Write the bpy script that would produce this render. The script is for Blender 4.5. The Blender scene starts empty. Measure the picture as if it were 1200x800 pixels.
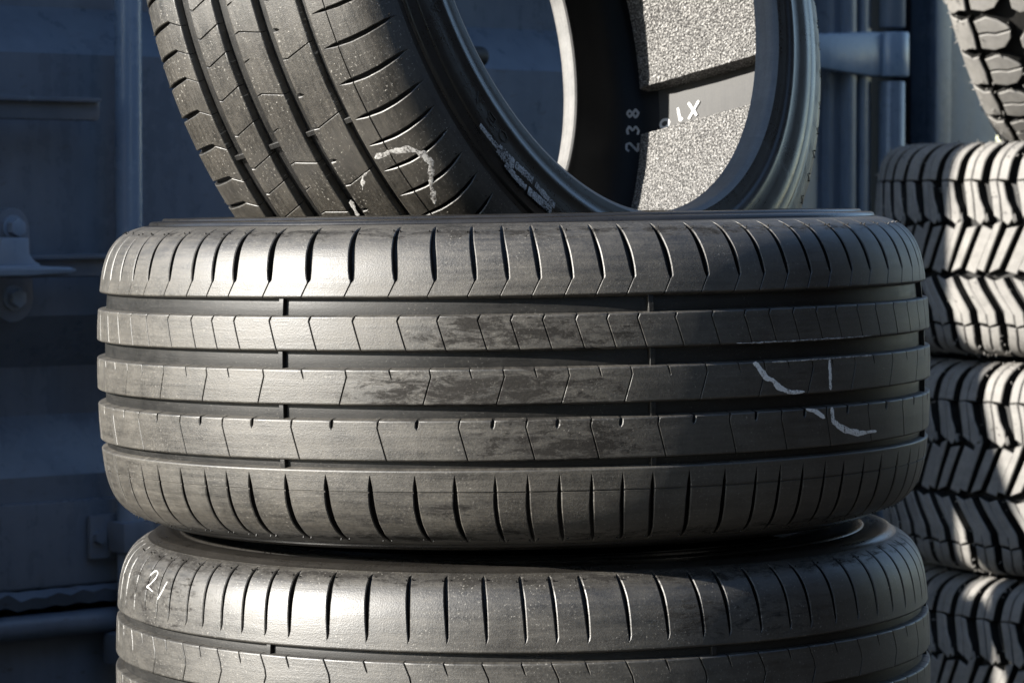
import bpy, bmesh, math, random
import numpy as np
from mathutils import Vector, Matrix
random.seed(7); rng = np.random.default_rng(11)
sc = bpy.context.scene
COL = sc.collection
R_ = math.radians

# ------------------------------------------------------------------ helpers
def mesh_obj(name, verts, faces, mat, parent=None, uv=None, sharp=32, mats=None):
    me = bpy.data.meshes.new(name)
    verts = np.asarray(verts, dtype=float)
    me.from_pydata([tuple(v) for v in verts.tolist()], [], faces if isinstance(faces, list) else faces.tolist())
    me.validate()
    if uv is not None:
        lay = me.uv_layers.new(name='UVMap')
        li = np.empty(len(me.loops), dtype=np.int32); me.loops.foreach_get('vertex_index', li)
        lay.data.foreach_set('uv', np.asarray(uv, dtype=np.float32)[li].ravel())
    me.polygons.foreach_set('use_smooth', np.ones(len(me.polygons), dtype=bool))
    if sharp: me.set_sharp_from_angle(angle=R_(sharp))
    me.materials.append(mat)
    o = bpy.data.objects.new(name, me); COL.objects.link(o)
    if parent: o.parent = parent
    return o

def thing(name, label, cat, group=None, loc=(0,0,0), mat=None):
    o = bpy.data.objects.new(name, None); COL.objects.link(o)
    if mat is not None: o.matrix_world = mat
    else: o.location = loc
    o['label'] = label; o['category'] = cat
    if group: o['group'] = group
    o.empty_display_size = .1
    return o

class MB:
    """collects simple solids into one mesh"""
    def __init__(s): s.bm = bmesh.new()
    def box(s, x0, x1, y0, y1, z0, z1, bev=0):
        b = bmesh.new()
        vs = [b.verts.new((x, y, z)) for x in (x0, x1) for y in (y0, y1) for z in (z0, z1)]
        for f in ((0,1,3,2),(4,6,7,5),(0,4,5,1),(2,3,7,6),(0,2,6,4),(1,5,7,3)): b.faces.new([vs[i] for i in f])
        if bev: bmesh.ops.bevel(b, geom=b.edges[:], offset=bev, segments=2, affect='EDGES', profile=.6)
        s._add(b); return s
    def prism(s, pts, y0, y1, bev=0):          # polygon in (x,z) extruded along y
        b = bmesh.new()
        f = b.faces.new([b.verts.new((x, y0, z)) for x, z in pts])
        r = bmesh.ops.extrude_face_region(b, geom=[f])
        bmesh.ops.translate(b, verts=[v for v in r['geom'] if isinstance(v, bmesh.types.BMVert)], vec=(0, y1-y0, 0))
        bmesh.ops.recalc_face_normals(b, faces=b.faces[:])
        if bev: bmesh.ops.bevel(b, geom=b.edges[:], offset=bev, segments=2, affect='EDGES', profile=.6)
        s._add(b); return s
    def extr(s, pts, x0, x1, n=1):             # open polyline in (y,z) swept along x, closed behind by caller
        b = bmesh.new(); rows = []
        for i in range(n+1):
            x = x0+(x1-x0)*i/n
            rows.append([b.verts.new((x, y, z)) for y, z in pts])
        for i in range(n):
            for j in range(len(pts)-1):
                b.faces.new((rows[i][j], rows[i+1][j], rows[i+1][j+1], rows[i][j+1]))
        s._add(b); return s
    def tube(s, p, q, r, n=20, r2=None, bev=0):
        b = bmesh.new(); p = Vector(p); q = Vector(q); d = q-p
        bmesh.ops.create_cone(b, cap_ends=True, segments=n, radius1=r, radius2=r if r2 is None else r2, depth=d.length)
        if bev:
            es = [e for e in b.edges if abs(e.verts[0].co.z-e.verts[1].co.z) < 1e-6]
            bmesh.ops.bevel(b, geom=es, offset=bev, segments=2, affect='EDGES', profile=.5)
        m = Matrix.Translation((p+q)/2) @ Vector((0,0,1)).rotation_difference(d.normalized()).to_matrix().to_4x4()
        bmesh.ops.transform(b, matrix=m, verts=b.verts[:]); s._add(b); return s
    def _add(s, b):
        me = bpy.data.meshes.new('tmp'); b.to_mesh(me); b.free(); s.bm.from_mesh(me); bpy.data.meshes.remove(me)
    def build(s, name, mat, parent=None, sharp=35):
        me = bpy.data.meshes.new(name); s.bm.normal_update(); s.bm.to_mesh(me); s.bm.free()
        me.polygons.foreach_set('use_smooth', np.ones(len(me.polygons), dtype=bool)); me.set_sharp_from_angle(angle=R_(sharp))
        me.materials.append(mat)
        o = bpy.data.objects.new(name, me); COL.objects.link(o)
        if parent: o.parent = parent
        return o

# ------------------------------------------------------------------ materials
class NT:
    def __init__(s, name):
        s.m = bpy.data.materials.new(name); s.m.use_nodes = True
        s.t = s.m.node_tree; s.b = s.t.nodes['Principled BSDF']
    def n(s, typ, **kw):
        x = s.t.nodes.new(typ)
        for k, v in kw.items():
            if k.startswith('i_'):
                key = k[2:]; x.inputs[int(key) if key.isdigit() else key].default_value = v
            else: setattr(x, k, v)
        return x
    def l(s, a, b): s.t.links.new(a, b)
    def coord(s, kind='UV', scale=(1,1,1)):
        c = s.n('ShaderNodeTexCoord'); mp = s.n('ShaderNodeMapping'); mp.inputs['Scale'].default_value = scale
        s.l(c.outputs[kind], mp.inputs['Vector']); return mp.outputs['Vector']
    def noise(s, vec, scale, detail=4, rough=.55, dist=0):
        x = s.n('ShaderNodeTexNoise'); x.inputs['Scale'].default_value = scale; x.inputs['Detail'].default_value = detail
        x.inputs['Roughness'].default_value = rough; x.inputs['Distortion'].default_value = dist
        s.l(vec, x.inputs['Vector']); return x.outputs['Fac']
    def ramp(s, fac, stops, interp='LINEAR'):
        r = s.n('ShaderNodeValToRGB'); r.color_ramp.interpolation = interp
        e = r.color_ramp.elements
        while len(e) < len(stops): e.new(.5)
        for k, (p, c) in zip(e, stops):
            k.position = p; k.color = (c, c, c, 1) if isinstance(c, (int, float)) else (*c, 1)
        s.l(fac, r.inputs['Fac']); return r.outputs['Color']
    def math(s, op, a, b=None):
        x = s.n('ShaderNodeMath', operation=op)
        for i, v in enumerate((a, b)):
            if v is None: continue
            if isinstance(v, (int, float)): x.inputs[i].default_value = v
            else: s.l(v, x.inputs[i])
        return x.outputs[0]
    def mix(s, fac, a, b):
        x = s.n('ShaderNodeMix', data_type='RGBA')
        if isinstance(fac, (int, float)): x.inputs[0].default_value = fac
        else: s.l(fac, x.inputs[0])
        for i, v in ((6, a), (7, b)):
            if isinstance(v, tuple): x.inputs[i].default_value = (*v, 1)
            else: s.l(v, x.inputs[i])
        return x.outputs[2]
    def bump(s, h, strength, dist):
        x = s.n('ShaderNodeBump'); x.inputs['Strength'].default_value = strength; x.inputs['Distance'].default_value = dist
        s.l(h, x.inputs['Height']); s.l(x.outputs[0], s.b.inputs['Normal'])
    def set(s, k, v):
        if isinstance(v, (int, float, tuple)): s.b.inputs[k].default_value = (*v, 1) if isinstance(v, tuple) else v
        else: s.l(v, s.b.inputs[k])

def rubber(name, dark, dusty, dust_lo, dust_hi, rlo, rhi, spec=.5, speck=0.0, streak=(3, 40), bump=.25, grain=900, stains=()):
    t = NT(name)
    uv = t.coord('UV'); st = t.coord('UV', (streak[0], streak[1], 1))
    big = t.noise(uv, 9, 6, .65); strk = t.noise(st, 4, 6, .7, .3); mid = t.noise(uv, 60, 5, .7); fine = t.noise(uv, 420, 3, .7)
    f = t.math('ADD', t.math('MULTIPLY', big, .30), t.math('ADD', t.math('MULTIPLY', strk, .28), t.math('ADD', t.math('MULTIPLY', fine, .2), t.math('MULTIPLY', mid, .22))))
    fac = t.ramp(f, [(dust_lo, 0.), (dust_hi, 1.)])
    col = t.mix(fac, dark, dusty)
    rg = t.ramp(f, [(dust_lo-.04, rlo), (dust_hi+.02, rhi)])
    if stains:                       # dark, streaky scuff patches with places of their own on the tread
        sep = t.n('ShaderNodeSeparateXYZ'); c = t.n('ShaderNodeTexCoord'); t.l(c.outputs['UV'], sep.inputs[0]); tot = None
        for u, v, ru, rv, k in stains:
            du = t.math('DIVIDE', t.math('SUBTRACT', sep.outputs[0], u), ru); dv = t.math('DIVIDE', t.math('SUBTRACT', sep.outputs[1], v), rv)
            g = t.math('MULTIPLY', t.math('SUBTRACT', 1.0, t.math('SQRT', t.math('ADD', t.math('MULTIPLY', du, du), t.math('MULTIPLY', dv, dv)))), k)
            g = t.math('MAXIMUM', g, 0.0); tot = g if tot is None else t.math('ADD', tot, g)
        sn = t.math('ADD', t.math('MULTIPLY', t.noise(t.coord('UV', (26, 90, 1)), 1, 8, .78, .5), .8), t.math('MULTIPLY', t.noise(uv, 140, 5, .75), .2))
        m = t.ramp(t.math('ADD', t.math('MULTIPLY', tot, .085), sn), [(.54, 0.), (.65, 1.)])
        m = t.math('MULTIPLY', m, t.math('MINIMUM', t.math('MULTIPLY', tot, 2.0), 1.0))
        col = t.mix(m, col, t.mix(fine, (.0035, .0031, .0028), (.03, .027, .0235)))
        rg = t.mix(m, rg, (.8, .8, .8))
    scr = t.ramp(t.noise(t.coord('UV', (7, 260, 1)), 3, 4, .8), [(.70, 0.), (.76, 1.)])
    col = t.mix(t.math('MULTIPLY', scr, .25), col, (.16, .15, .135))
    if speck:
        sp = t.noise(uv, 420, 2, .7); spk = t.ramp(sp, [(.62, 0.), (.70, 1.)])
        sp2 = t.ramp(t.noise(uv, 22, 4, .65), [(.42, 0.), (.62, 1.)])
        col = t.mix(t.math('MULTIPLY', t.math('MULTIPLY', spk, sp2), speck), col, (.38, .36, .32))
    t.set('Base Color', col); t.set('Roughness', rg); t.set('Specular IOR Level', spec)
    if stains: t.set('Specular IOR Level', t.math('MULTIPLY', t.math('SUBTRACT', 1.0, t.math('MULTIPLY', m, .75)), spec))
    gr = t.noise(uv, grain, 3, .7)
    h = t.math('ADD', t.math('MULTIPLY', gr, .45), t.math('ADD', t.math('MULTIPLY', strk, .45), t.math('MULTIPLY', mid, .5)))
    t.bump(h, bump, .0009)
    return t.m

M = {}
M['tread'] = rubber('tread_rubber', (.0088, .0075, .0058), (.076, .068, .055), .39, .61, .41, .64, 1.0, .3, (2.2, 46), .5, 700, ((-.60, -.004, .15, .030, 2.2), (-.57, .042, .12, .024, 2.0), (-.54, -.045, .11, .03, 2.0), (-.66, -.10, .2, .03, .9), (-.60, .128, .6, .013, 1.3), (-.60, -.128, .6, .014, 1.3)))
M['tread_b'] = rubber('lower_tread_rubber', (.0085, .0075, .0062), (.067, .061, .051), .40, .62, .39, .60, 1.0, .55, (2.5, 40), .5, 700, ((-.60, .130, .7, .016, 1.6), (-.40, .09, .12, .03, 1.0), (-.99, .095, .16, .07, 1.2)))
M['tread_l'] = rubber('leaning_tread_rubber', (.0065, .0056, .0043), (.066, .058, .046), .40, .64, .36, .60, .9, .9, (3, 60), .55)
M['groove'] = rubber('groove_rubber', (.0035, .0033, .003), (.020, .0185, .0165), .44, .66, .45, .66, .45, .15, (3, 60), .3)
M['wall'] = rubber('sidewall_rubber', (.008, .0073, .0066), (.026, .0235, .0205), .40, .66, .22, .40, .6, .0, (1.5, 60), .12)
M['bead'] = rubber('bead_rubber', (.075, .0725, .069), (.19, .183, .173), .36, .6, .42, .58, .8, .0, (2, 60), .15)
M['liner'] = rubber('inner_liner_rubber', (.0035, .0036, .004), (.013, .013, .0135), .40, .66, .40, .58, .3, .0, (1, 90), .15)
M['liner_band'] = rubber('sunlit_buffed_liner', (.022, .022, .022), (.085, .083, .08), .36, .64, .5, .66, .3, .0, (1, 90), .2)  # buffed crown band; the sunlit look of its strip is put into the paler colour
M['off'] = rubber('off_road_rubber', (.12, .115, .107), (.25, .239, .222), .36, .60, .55, .72, .35, .0, (6, 12), .3)
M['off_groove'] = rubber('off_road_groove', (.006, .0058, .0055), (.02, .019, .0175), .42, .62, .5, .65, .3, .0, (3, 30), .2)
M['off_wall'] = rubber('off_road_sidewall', (.03, .029, .027), (.07, .066, .06), .38, .62, .45, .6, .5, .0, (3, 30), .2)

def foam_mat():
    t = NT('grey_foam'); v = t.coord('Object')
    vo = t.n('ShaderNodeTexVoronoi'); vo.inputs['Scale'].default_value = 420; t.l(v, vo.inputs['Vector'])
    n1 = t.noise(v, 560, 2, .8); n2 = t.noise(v, 12, 3)
    t.set('Base Color', t.mix(t.ramp(n1, [(.44, 0.), (.70, 1.)]), (.065, .063, .061), (.62, .605, .58)))
    t.set('Roughness', .85); t.set('Specular IOR Level', .3)
    h = t.math('ADD', vo.outputs['Distance'], t.math('MULTIPLY', n1, 1.2))
    t.bump(h, 1.0, .0035); return t.m
M['foam'] = foam_mat()

def chalk_mat(name, hole=.38, col=(.78, .77, .74)):
    t = NT(name); v = t.coord('Object'); n1 = t.noise(v, 520, 3, .7); n2 = t.noise(v, 90, 3, .6)
    f = t.math('ADD', t.math('MULTIPLY', n1, .6), t.math('MULTIPLY', n2, .4))
    t.set('Base Color', t.mix(t.ramp(f, [(hole, 0.), (hole+.1, 1.)]), (.20, .19, .18), col))
    t.set('Alpha', t.ramp(f, [(hole-.07, 0.), (hole-.02, 1.)]))
    t.set('Roughness', .9); t.bump(n1, .15, .0002); return t.m
M['chalk'] = chalk_mat('white_chalk'); M['chalk_thin'] = chalk_mat('thin_white_scuff', .47, (.46, .45, .43)); M['stamp'] = chalk_mat('white_stamp', .2, (.72, .72, .72))

def navy(name, a, b, rough=.42, wear=0.0):
    t = NT(name); v = t.coord('Object')
    n1 = t.noise(v, 3.5, 5, .6); n2 = t.noise(v, 45, 4, .65); n3 = t.noise(t.coord('Object', (6, 6, .6)), 6, 4, .6)
    f = t.math('ADD', t.math('MULTIPLY', n1, .4), t.math('ADD', t.math('MULTIPLY', n2, .25), t.math('MULTIPLY', n3, .35)))
    c = t.mix(t.ramp(f, [(.36, 0.), (.64, 1.)]), a, b)
    if wear:
        w = t.ramp(t.noise(t.coord('Object', (1, 1, 3)), 26, 6, .75), [(.60, 0.), (.66, 1.)])
        c = t.mix(t.math('MULTIPLY', w, wear), c, (.05, .032, .02))
    t.set('Base Color', c); t.set('Roughness', t.ramp(f, [(.35, rough-.07), (.65, rough+.1)])); t.set('Specular IOR Level', .6)
    t.bump(t.math('ADD', n2, n1), .12, .003); return t.m
M['navy'] = navy('navy_paint', (.112, .145, .190), (.168, .210, .272), .28, .30)
M['navy_light'] = navy('light_navy_paint', (.28, .40, .57), (.34, .47, .65), .26)
M['navy_dark'] = navy('dark_navy_paint', (.09, .118, .158), (.125, .16, .21), .22)
M['navy_rod'] = navy('navy_rod_paint', (.18, .25, .345), (.235, .315, .425), .26)
M['navy_worn'] = navy('worn_navy_paint', (.085, .118, .165), (.135, .18, .245), .34, .85)
t = NT('black_gasket'); t.set('Base Color', (.010, .011, .013)); t.set('Roughness', .6); M['gasket'] = t.m
t = NT('asphalt'); v = t.coord('Object'); n1 = t.noise(v, 180, 4, .7); n2 = t.noise(v, 1.2, 4)
t.set('Base Color', t.mix(t.ramp(t.math('ADD', t.math('MULTIPLY', n1, .6), t.math('MULTIPLY', n2, .4)), [(.35, 0.), (.65, 1.)]), (.020, .0185, .0165), (.045, .041, .036)))
t.set('Roughness', .9); t.bump(n1, .6, .004); M['ground'] = t.m

# ------------------------------------------------------------------ tyre surfaces
class Surf:
    """half profile of (axial, radius drop) in mm, mirrored; arc length s from the centre (s>0 = +axial)"""
    def __init__(self, R, tab):
        a = np.array([p[0] for p in tab], float); d = np.array([p[1] for p in tab], float)
        # resample + smooth
        L = np.r_[0, np.cumsum(np.hypot(np.diff(a), np.diff(d)))]
        S = np.arange(0, L[-1], .5); A = np.interp(S, L, a); D = np.interp(S, L, d)
        Am = np.r_[-A[::-1][:-1], A]; Dm = np.r_[D[::-1][:-1], D]
        k = np.hanning(25); k /= k.sum(); pad = 12
        Am = np.convolve(np.pad(Am, pad, mode='reflect', reflect_type='odd'), k, 'valid'); Dm = np.convolve(np.pad(Dm, pad, mode='reflect', reflect_type='odd'), k, 'valid')
        self.A, self.Rr = Am, R-Dm
        s = np.r_[0, np.cumsum(np.hypot(np.diff(Am), np.diff(Dm)))]; s -= np.interp(0, Am, s); self.S = s
        ta, tr = np.gradient(self.A, s), np.gradient(self.Rr, s); n = np.hypot(ta, tr)
        self.na, self.nr = -tr/n, ta/n; self.R = R
    def s(self, a): return np.interp(a, self.A, self.S)
    def at(self, s, depth):
        i = lambda q: np.interp(s, self.S, q)
        return i(self.A)-i(self.na)*depth, i(self.Rr)-i(self.nr)*depth
    def xyz(self, u, s, depth):      # u in radians
        a, r = self.at(s, depth)
        return np.stack([r*np.cos(u), r*np.sin(u), a], -1)/1000.

ROAD = Surf(370, [(0,0),(40,.8),(61,2.2),(75,3.8),(84,5.0),(92,6.7),(99,8.8),(106,11.7),(112,15.4),(118,21),(122,27),(125.5,35),(128,45),(130,53)])
LOW = Surf(370, [(0,0),(40,.6),(61,1.7),(80,3.2),(92,4.8),(102,7.2),(110,10.6),(117,15.2),(122,20.5),(126,27),(129,34),(131,41),(132.5,48),(134,55)])
OFF = Surf(420, [(0,0),(60,1.5),(95,4),(112,6.5),(124,10),(133,15),(140,22),(145,31),(148.5,42),(150.5,54),(152,66),(152.5,78)])

def grid_faces(nr, nc, base, closed=True, flip=False):
    i = np.arange(nr-1)[:, None]; j = np.arange(nc if closed else nc-1)[None, :]
    jn = (j+1) % nc
    a = i*nc+j; b = i*nc+jn; c = (i+1)*nc+jn; d = (i+1)*nc+j
    q = np.stack([a, d, c, b] if flip else [a, b, c, d], -1).reshape(-1, 4)+base
    return q

class Parts:
    def __init__(s): s.v = []; s.f = []; s.uv = []; s.n = 0; s.mi = []
    def add(s, xyz, faces, uv, mi=0):
        s.mi.append(np.broadcast_to(np.asarray(mi, dtype=np.int32), (len(faces),)))
        s.v.append(xyz.reshape(-1, 3)); s.f.append(faces); s.uv.append(uv.reshape(-1, 2)); s.n += xyz.reshape(-1, 3).shape[0]
    def build(s, name, mat, parent, sharp=32, mat2=None):
        f = []
        for q in s.f: f += q.tolist() if not isinstance(q, list) else q
        o = mesh_obj(name, np.concatenate(s.v), f, mat, parent, np.concatenate(s.uv), sharp)
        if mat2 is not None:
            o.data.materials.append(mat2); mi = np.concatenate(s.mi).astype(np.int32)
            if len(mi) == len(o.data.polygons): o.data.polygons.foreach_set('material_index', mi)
            else: print('slot mismatch', name, len(mi), len(o.data.polygons))
        return o

def add_rib(P, surf, a0, a1, G, events, kinks=(), shoulder0=False, shoulder1=False, nint=4, lines=()):
    """a0 > a1 (mm axial). events: list of dicts(theta, u(a), h(a), d(a)). Rows run from a0 down to a1."""
    s0, s1 = surf.s(a0), surf.s(a1)
    rows = []                                      # (s, depth, is wall)
    if not shoulder0: rows += [(s0+1.3, G+.6), (s0+.1, 1.25), (s0-.3, .5), (s0-.85, .12), (s0-1.4, 0)]
    else: rows += [(s0, 0)]
    lo, hi = (s1+1.8, s0-1.8)
    ss = sorted(set([round(x, 2) for x in np.linspace(lo, hi, max(4, int((hi-lo)/3.2)))] + [round(float(surf.s(k)), 2) for k in kinks]), reverse=True)
    ss = [x for x in ss if lo-.01 <= x <= hi+.01]
    for x in ss: rows.append((x, 0))
    for a in lines:
        c = float(surf.s(a)); rows = [q for q in rows if abs(q[0]-c) > 1.0] + [(c+.75, 0), (c+.45, .9), (c-.45, .9), (c-.75, 0)]
    if not shoulder1: rows += [(s1+1.4, 0), (s1+.85, .12), (s1+.3, .5), (s1-.1, 1.25), (s1-1.3, G+.6)]
    else: rows += [(s1, 0)]
    rows.sort(key=lambda q: -q[0])
    rs = np.array([q[0] for q in rows]); rd = np.array([q[1] for q in rows]); ra = np.interp(rs, surf.S, surf.A)
    ev = sorted(events, key=lambda e: e['th']); n = len(ev); R = surf.R
    U, D = [], []
    cols_c = []
    for e in ev:
        u = e['u'](ra); h = np.maximum(e['h'](ra), .04); d = np.maximum(e['d'](ra), 0)
        ch = np.minimum(.8, .2+h*.6)*np.clip(d/1.5, 0, 1)
        cd = np.minimum(np.minimum(.7, .2+h*.5), d*.4)
        base = e['th']
        c = [(u-h-ch, 0*d), (u-h, cd), (u-h*.82, d), (u+h*.82, d), (u+h, cd), (u+h+ch, 0*d)]
        cols_c.append([(base+x/R, q) for x, q in c])
    for k in range(n):
        U += [c[0] for c in cols_c[k]]; D += [c[1] for c in cols_c[k]]
        a = cols_c[k][5][0]; b = cols_c[(k+1) % n][0][0] + (2*math.pi if k == n-1 else 0)
        m = max(nint, int((b-a).mean()*R/7))
        for i in range(1, m):
            U.append(a+(b-a)*i/m); D.append(np.zeros_like(rs))
    U = np.array(U).T; D = np.array(D).T                      # rows x cols
    D = np.maximum(D, rd[:, None]); S = np.repeat(rs[:, None], U.shape[1], 1)
    xyz = surf.xyz(U, S, D)
    deep = D[:-1] > 1.2; dn = np.roll(deep, -1, 1)       # groove walls and sipe bottoms take the darker second material
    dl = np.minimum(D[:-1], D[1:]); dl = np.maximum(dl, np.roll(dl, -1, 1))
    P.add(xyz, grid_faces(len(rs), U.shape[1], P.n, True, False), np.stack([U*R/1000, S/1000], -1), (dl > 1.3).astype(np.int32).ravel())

def add_floor(P, surf, a0, a1, G, bars=()):
    s = np.array([surf.s(a0)+1.6, surf.s(a0)-.2, surf.s((a0+a1)/2), surf.s(a1)+.2, surf.s(a1)-1.6]); bars = list(bars); R = surf.R
    U, D = [], []
    th = np.linspace(0, 2*math.pi, 200, endpoint=False)-math.pi
    keep = [x for x in th if all(abs((x-b+math.pi) % (2*math.pi)-math.pi) > .012 for b in bars)]
    ent = [(x, G) for x in keep]
    for b in bars:
        b = (b+math.pi) % (2*math.pi)-math.pi
        ent += [(b-2.6/R, G), (b-2.3/R, G-3.6), (b-1.9/R, G-4), (b+1.9/R, G-4), (b+2.3/R, G-3.6), (b+2.6/R, G)]
    ent.sort()
    U = np.repeat(np.array([e[0] for e in ent])[None], 5, 0); D = np.repeat(np.array([e[1] for e in ent])[None], 5, 0)
    D[0] += .4; D[-1] += .4
    S = np.repeat(s[:, None], U.shape[1], 1)
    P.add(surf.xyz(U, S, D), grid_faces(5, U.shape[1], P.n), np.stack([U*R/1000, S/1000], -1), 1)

def lathe(P, prof, n=192, closed=False, flip=False, tex0=0.):
    """prof: list of (axial, radius) mm, walked so that faces point outward"""
    p = np.array(prof, float); L = np.r_[0, np.cumsum(np.hypot(*np.diff(p, axis=0).T))]+tex0
    u = np.linspace(-math.pi, math.pi, n, endpoint=False); U = np.repeat(u[None], len(p), 0)
    xyz = np.stack([p[:, 1:2]*np.cos(U), p[:, 1:2]*np.sin(U), np.repeat(p[:, :1], n, 1)], -1)/1000
    uv = np.stack([U*.33, np.repeat(L[:, None], n, 1)/1000], -1)
    P.add(xyz, grid_faces(len(p), n, P.n, True, flip), uv)

def smooth_poly(pts, step=2.0, w=3):
    p = np.array(pts, float); L = np.r_[0, np.cumsum(np.hypot(*np.diff(p, axis=0).T))]
    s = np.linspace(0, L[-1], max(4, int(L[-1]/step))); q = np.stack([np.interp(s, L, p[:, k]) for k in (0, 1)], -1)
    if w > 1:
        k = np.hanning(w+2)[1:-1]; k /= k.sum(); h = w//2
        q2 = np.stack([np.convolve(np.pad(q[:, i], h, mode='reflect', reflect_type='odd'), k, 'valid') for i in (0, 1)], -1)
        q2[0], q2[-1] = q[0], q[-1]; q = q2
    return q

def interp(*pts):
    pts = sorted(pts); x = np.array([p[0] for p in pts]); y = np.array([p[1] for p in pts])
    return lambda a: np.interp(a, x, y)

# tip angles (degrees) of the shoulder sipes, three pitch lengths as on the real mould
TIPS = [-161.4,-156.4,-151.6,-146.9,-141.5,-136.5,-132.5,-128.6,-122.9,-117.1,-111.1,-105.3,-100.3,-95.3,-91.3,-87.4,-83.4,-79.5,-75.6,-70.7,-65.7,-61.0,-57.2,-53.3,-49.2,-45.4,-40.8,-36.3,-31.1,-26.1]
def all_tips():
    rest = 360-(TIPS[-1]-TIPS[0]); seq = []
    pat = [4.9,4.9,3.95,3.95,4.9,5.85,5.85,4.9,3.95,4.9,5.85,4.9,4.9,3.95,3.95,3.95,4.9,5.85,4.9,4.9]
    n = 0
    while sum(seq) < rest-2.5: seq.append(pat[n % len(pat)]); n += 1
    if len(seq) % 2 != (len(TIPS)-1) % 2 : seq.append(4.9)     # an even number of pitches in all
    k = rest/sum(seq); out = list(TIPS); 
    for q in seq[:-1]: out.append(out[-1]+q*k)
    return [R_(x) for x in out]
TH = all_tips(); PITCH = [((TH[(i+1) % len(TH)]-TH[i]) % (2*math.pi)) for i in range(len(TH))]
EVEN0 = 10 % 2
P0 = R_(4.9)
BARS = [R_(-120.5+i*60) for i in range(6)]
BARS = [R_(-120.5), R_(-72.6), R_(-12.6), R_(47.4), R_(107.4), R_(167.4)]

def tread_standard(P, G=7.0):
    ev = {k: [] for k in ('sh1','r2','r3','r4','sh2')}
    for i, (t0, p) in enumerate(zip(TH, PITCH)):
        w = min(1.25, p/P0)
        ev['sh1'].append(dict(th=t0, u=interp((128,0),(124,0),(115,1),(100,3.2),(84,5),(70.8,-1.6)), h=interp((126,0),(124.5,.9),(118,1.7*w),(105,2.3*w),(92,2.1*w),(85.5,1.5*w),(82.5,.42),(70,.36)), d=interp((126.5,0),(124.5,1.6),(118,5),(88,6.2),(82,4.5),(70,4.5))))
        ev['r2'].append(dict(th=t0+R_(1.2), u=interp((56.1,.5),(52,-1.2),(28.8,6)), h=interp((56,.75),(51,.42),(28,.4)), d=interp((56,4),(28,4))))
        even = i % 2 == EVEN0
        if even:
            ev['r3'].append(dict(th=t0, u=interp((14.1,0),(8,1.2),(-13.9,-5.5)), h=interp((14,.42),(-14,.4)), d=interp((14,4),(-14,4))))
            ev['r4'].append(dict(th=t0+.73*p, u=interp((-26,0),(-32,-1),(-58.1,6)), h=interp((-26,.7),(-31,.42),(-58,.4)), d=interp((-26,4),(-58,4))))
        else:
            ev['r3'].append(dict(th=t0, u=interp((14.1,-.5),(6.5,1.6)), h=interp((14,.55),(7,.3),(6.2,0)), d=interp((14,3),(8,2.4),(6,0))))
            ev['r4'].append(dict(th=t0+.67*p, u=interp((-26,.3),(-34,-.6)), h=interp((-26,1.2),(-31,1.1),(-33.2,.3),(-34,0)), d=interp((-26,3.6),(-31,3),(-33.8,0))))
        ev['sh2'].append(dict(th=t0+R_(2.85), u=interp((-68,0),(-95,0),(-108,1.3),(-118,3.5),(-125,6)), h=interp((-69,0),(-70.5,.25),(-80,1.4*w),(-95,1.95*w),(-115,1.9*w),(-121,1.4),(-124.5,.5),(-125.5,0)), d=interp((-69,0),(-72,3),(-80,6),(-115,6),(-121,4),(-126,0))))
    add_rib(P, ROAD, 127.5, 70.8, G, ev['sh1'], (126,124.5,118,92,85.5,84,82.5), shoulder0=True)
    add_rib(P, ROAD, 56.1, 28.8, G, ev['r2'], (52,51))
    add_rib(P, ROAD, 14.1, -13.9, G, ev['r3'], (8,7,6.2))
    add_rib(P, ROAD, -26.0, -58.1, G, ev['r4'], (-31,-32,-33.2,-34))
    add_rib(P, ROAD, -65.6, -127.5, G, ev['sh2'], (-69,-70.5,-72,-80,-115,-121,-124.5,-125.5), shoulder1=True, lines=(-83,))
    for a0, a1 in ((70.8,56.1),(28.8,14.1),(-13.9,-26.0)): add_floor(P, ROAD, a0, a1, G, BARS)
    add_floor(P, ROAD, -58.1, -65.6, G-1.5, BARS)

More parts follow.
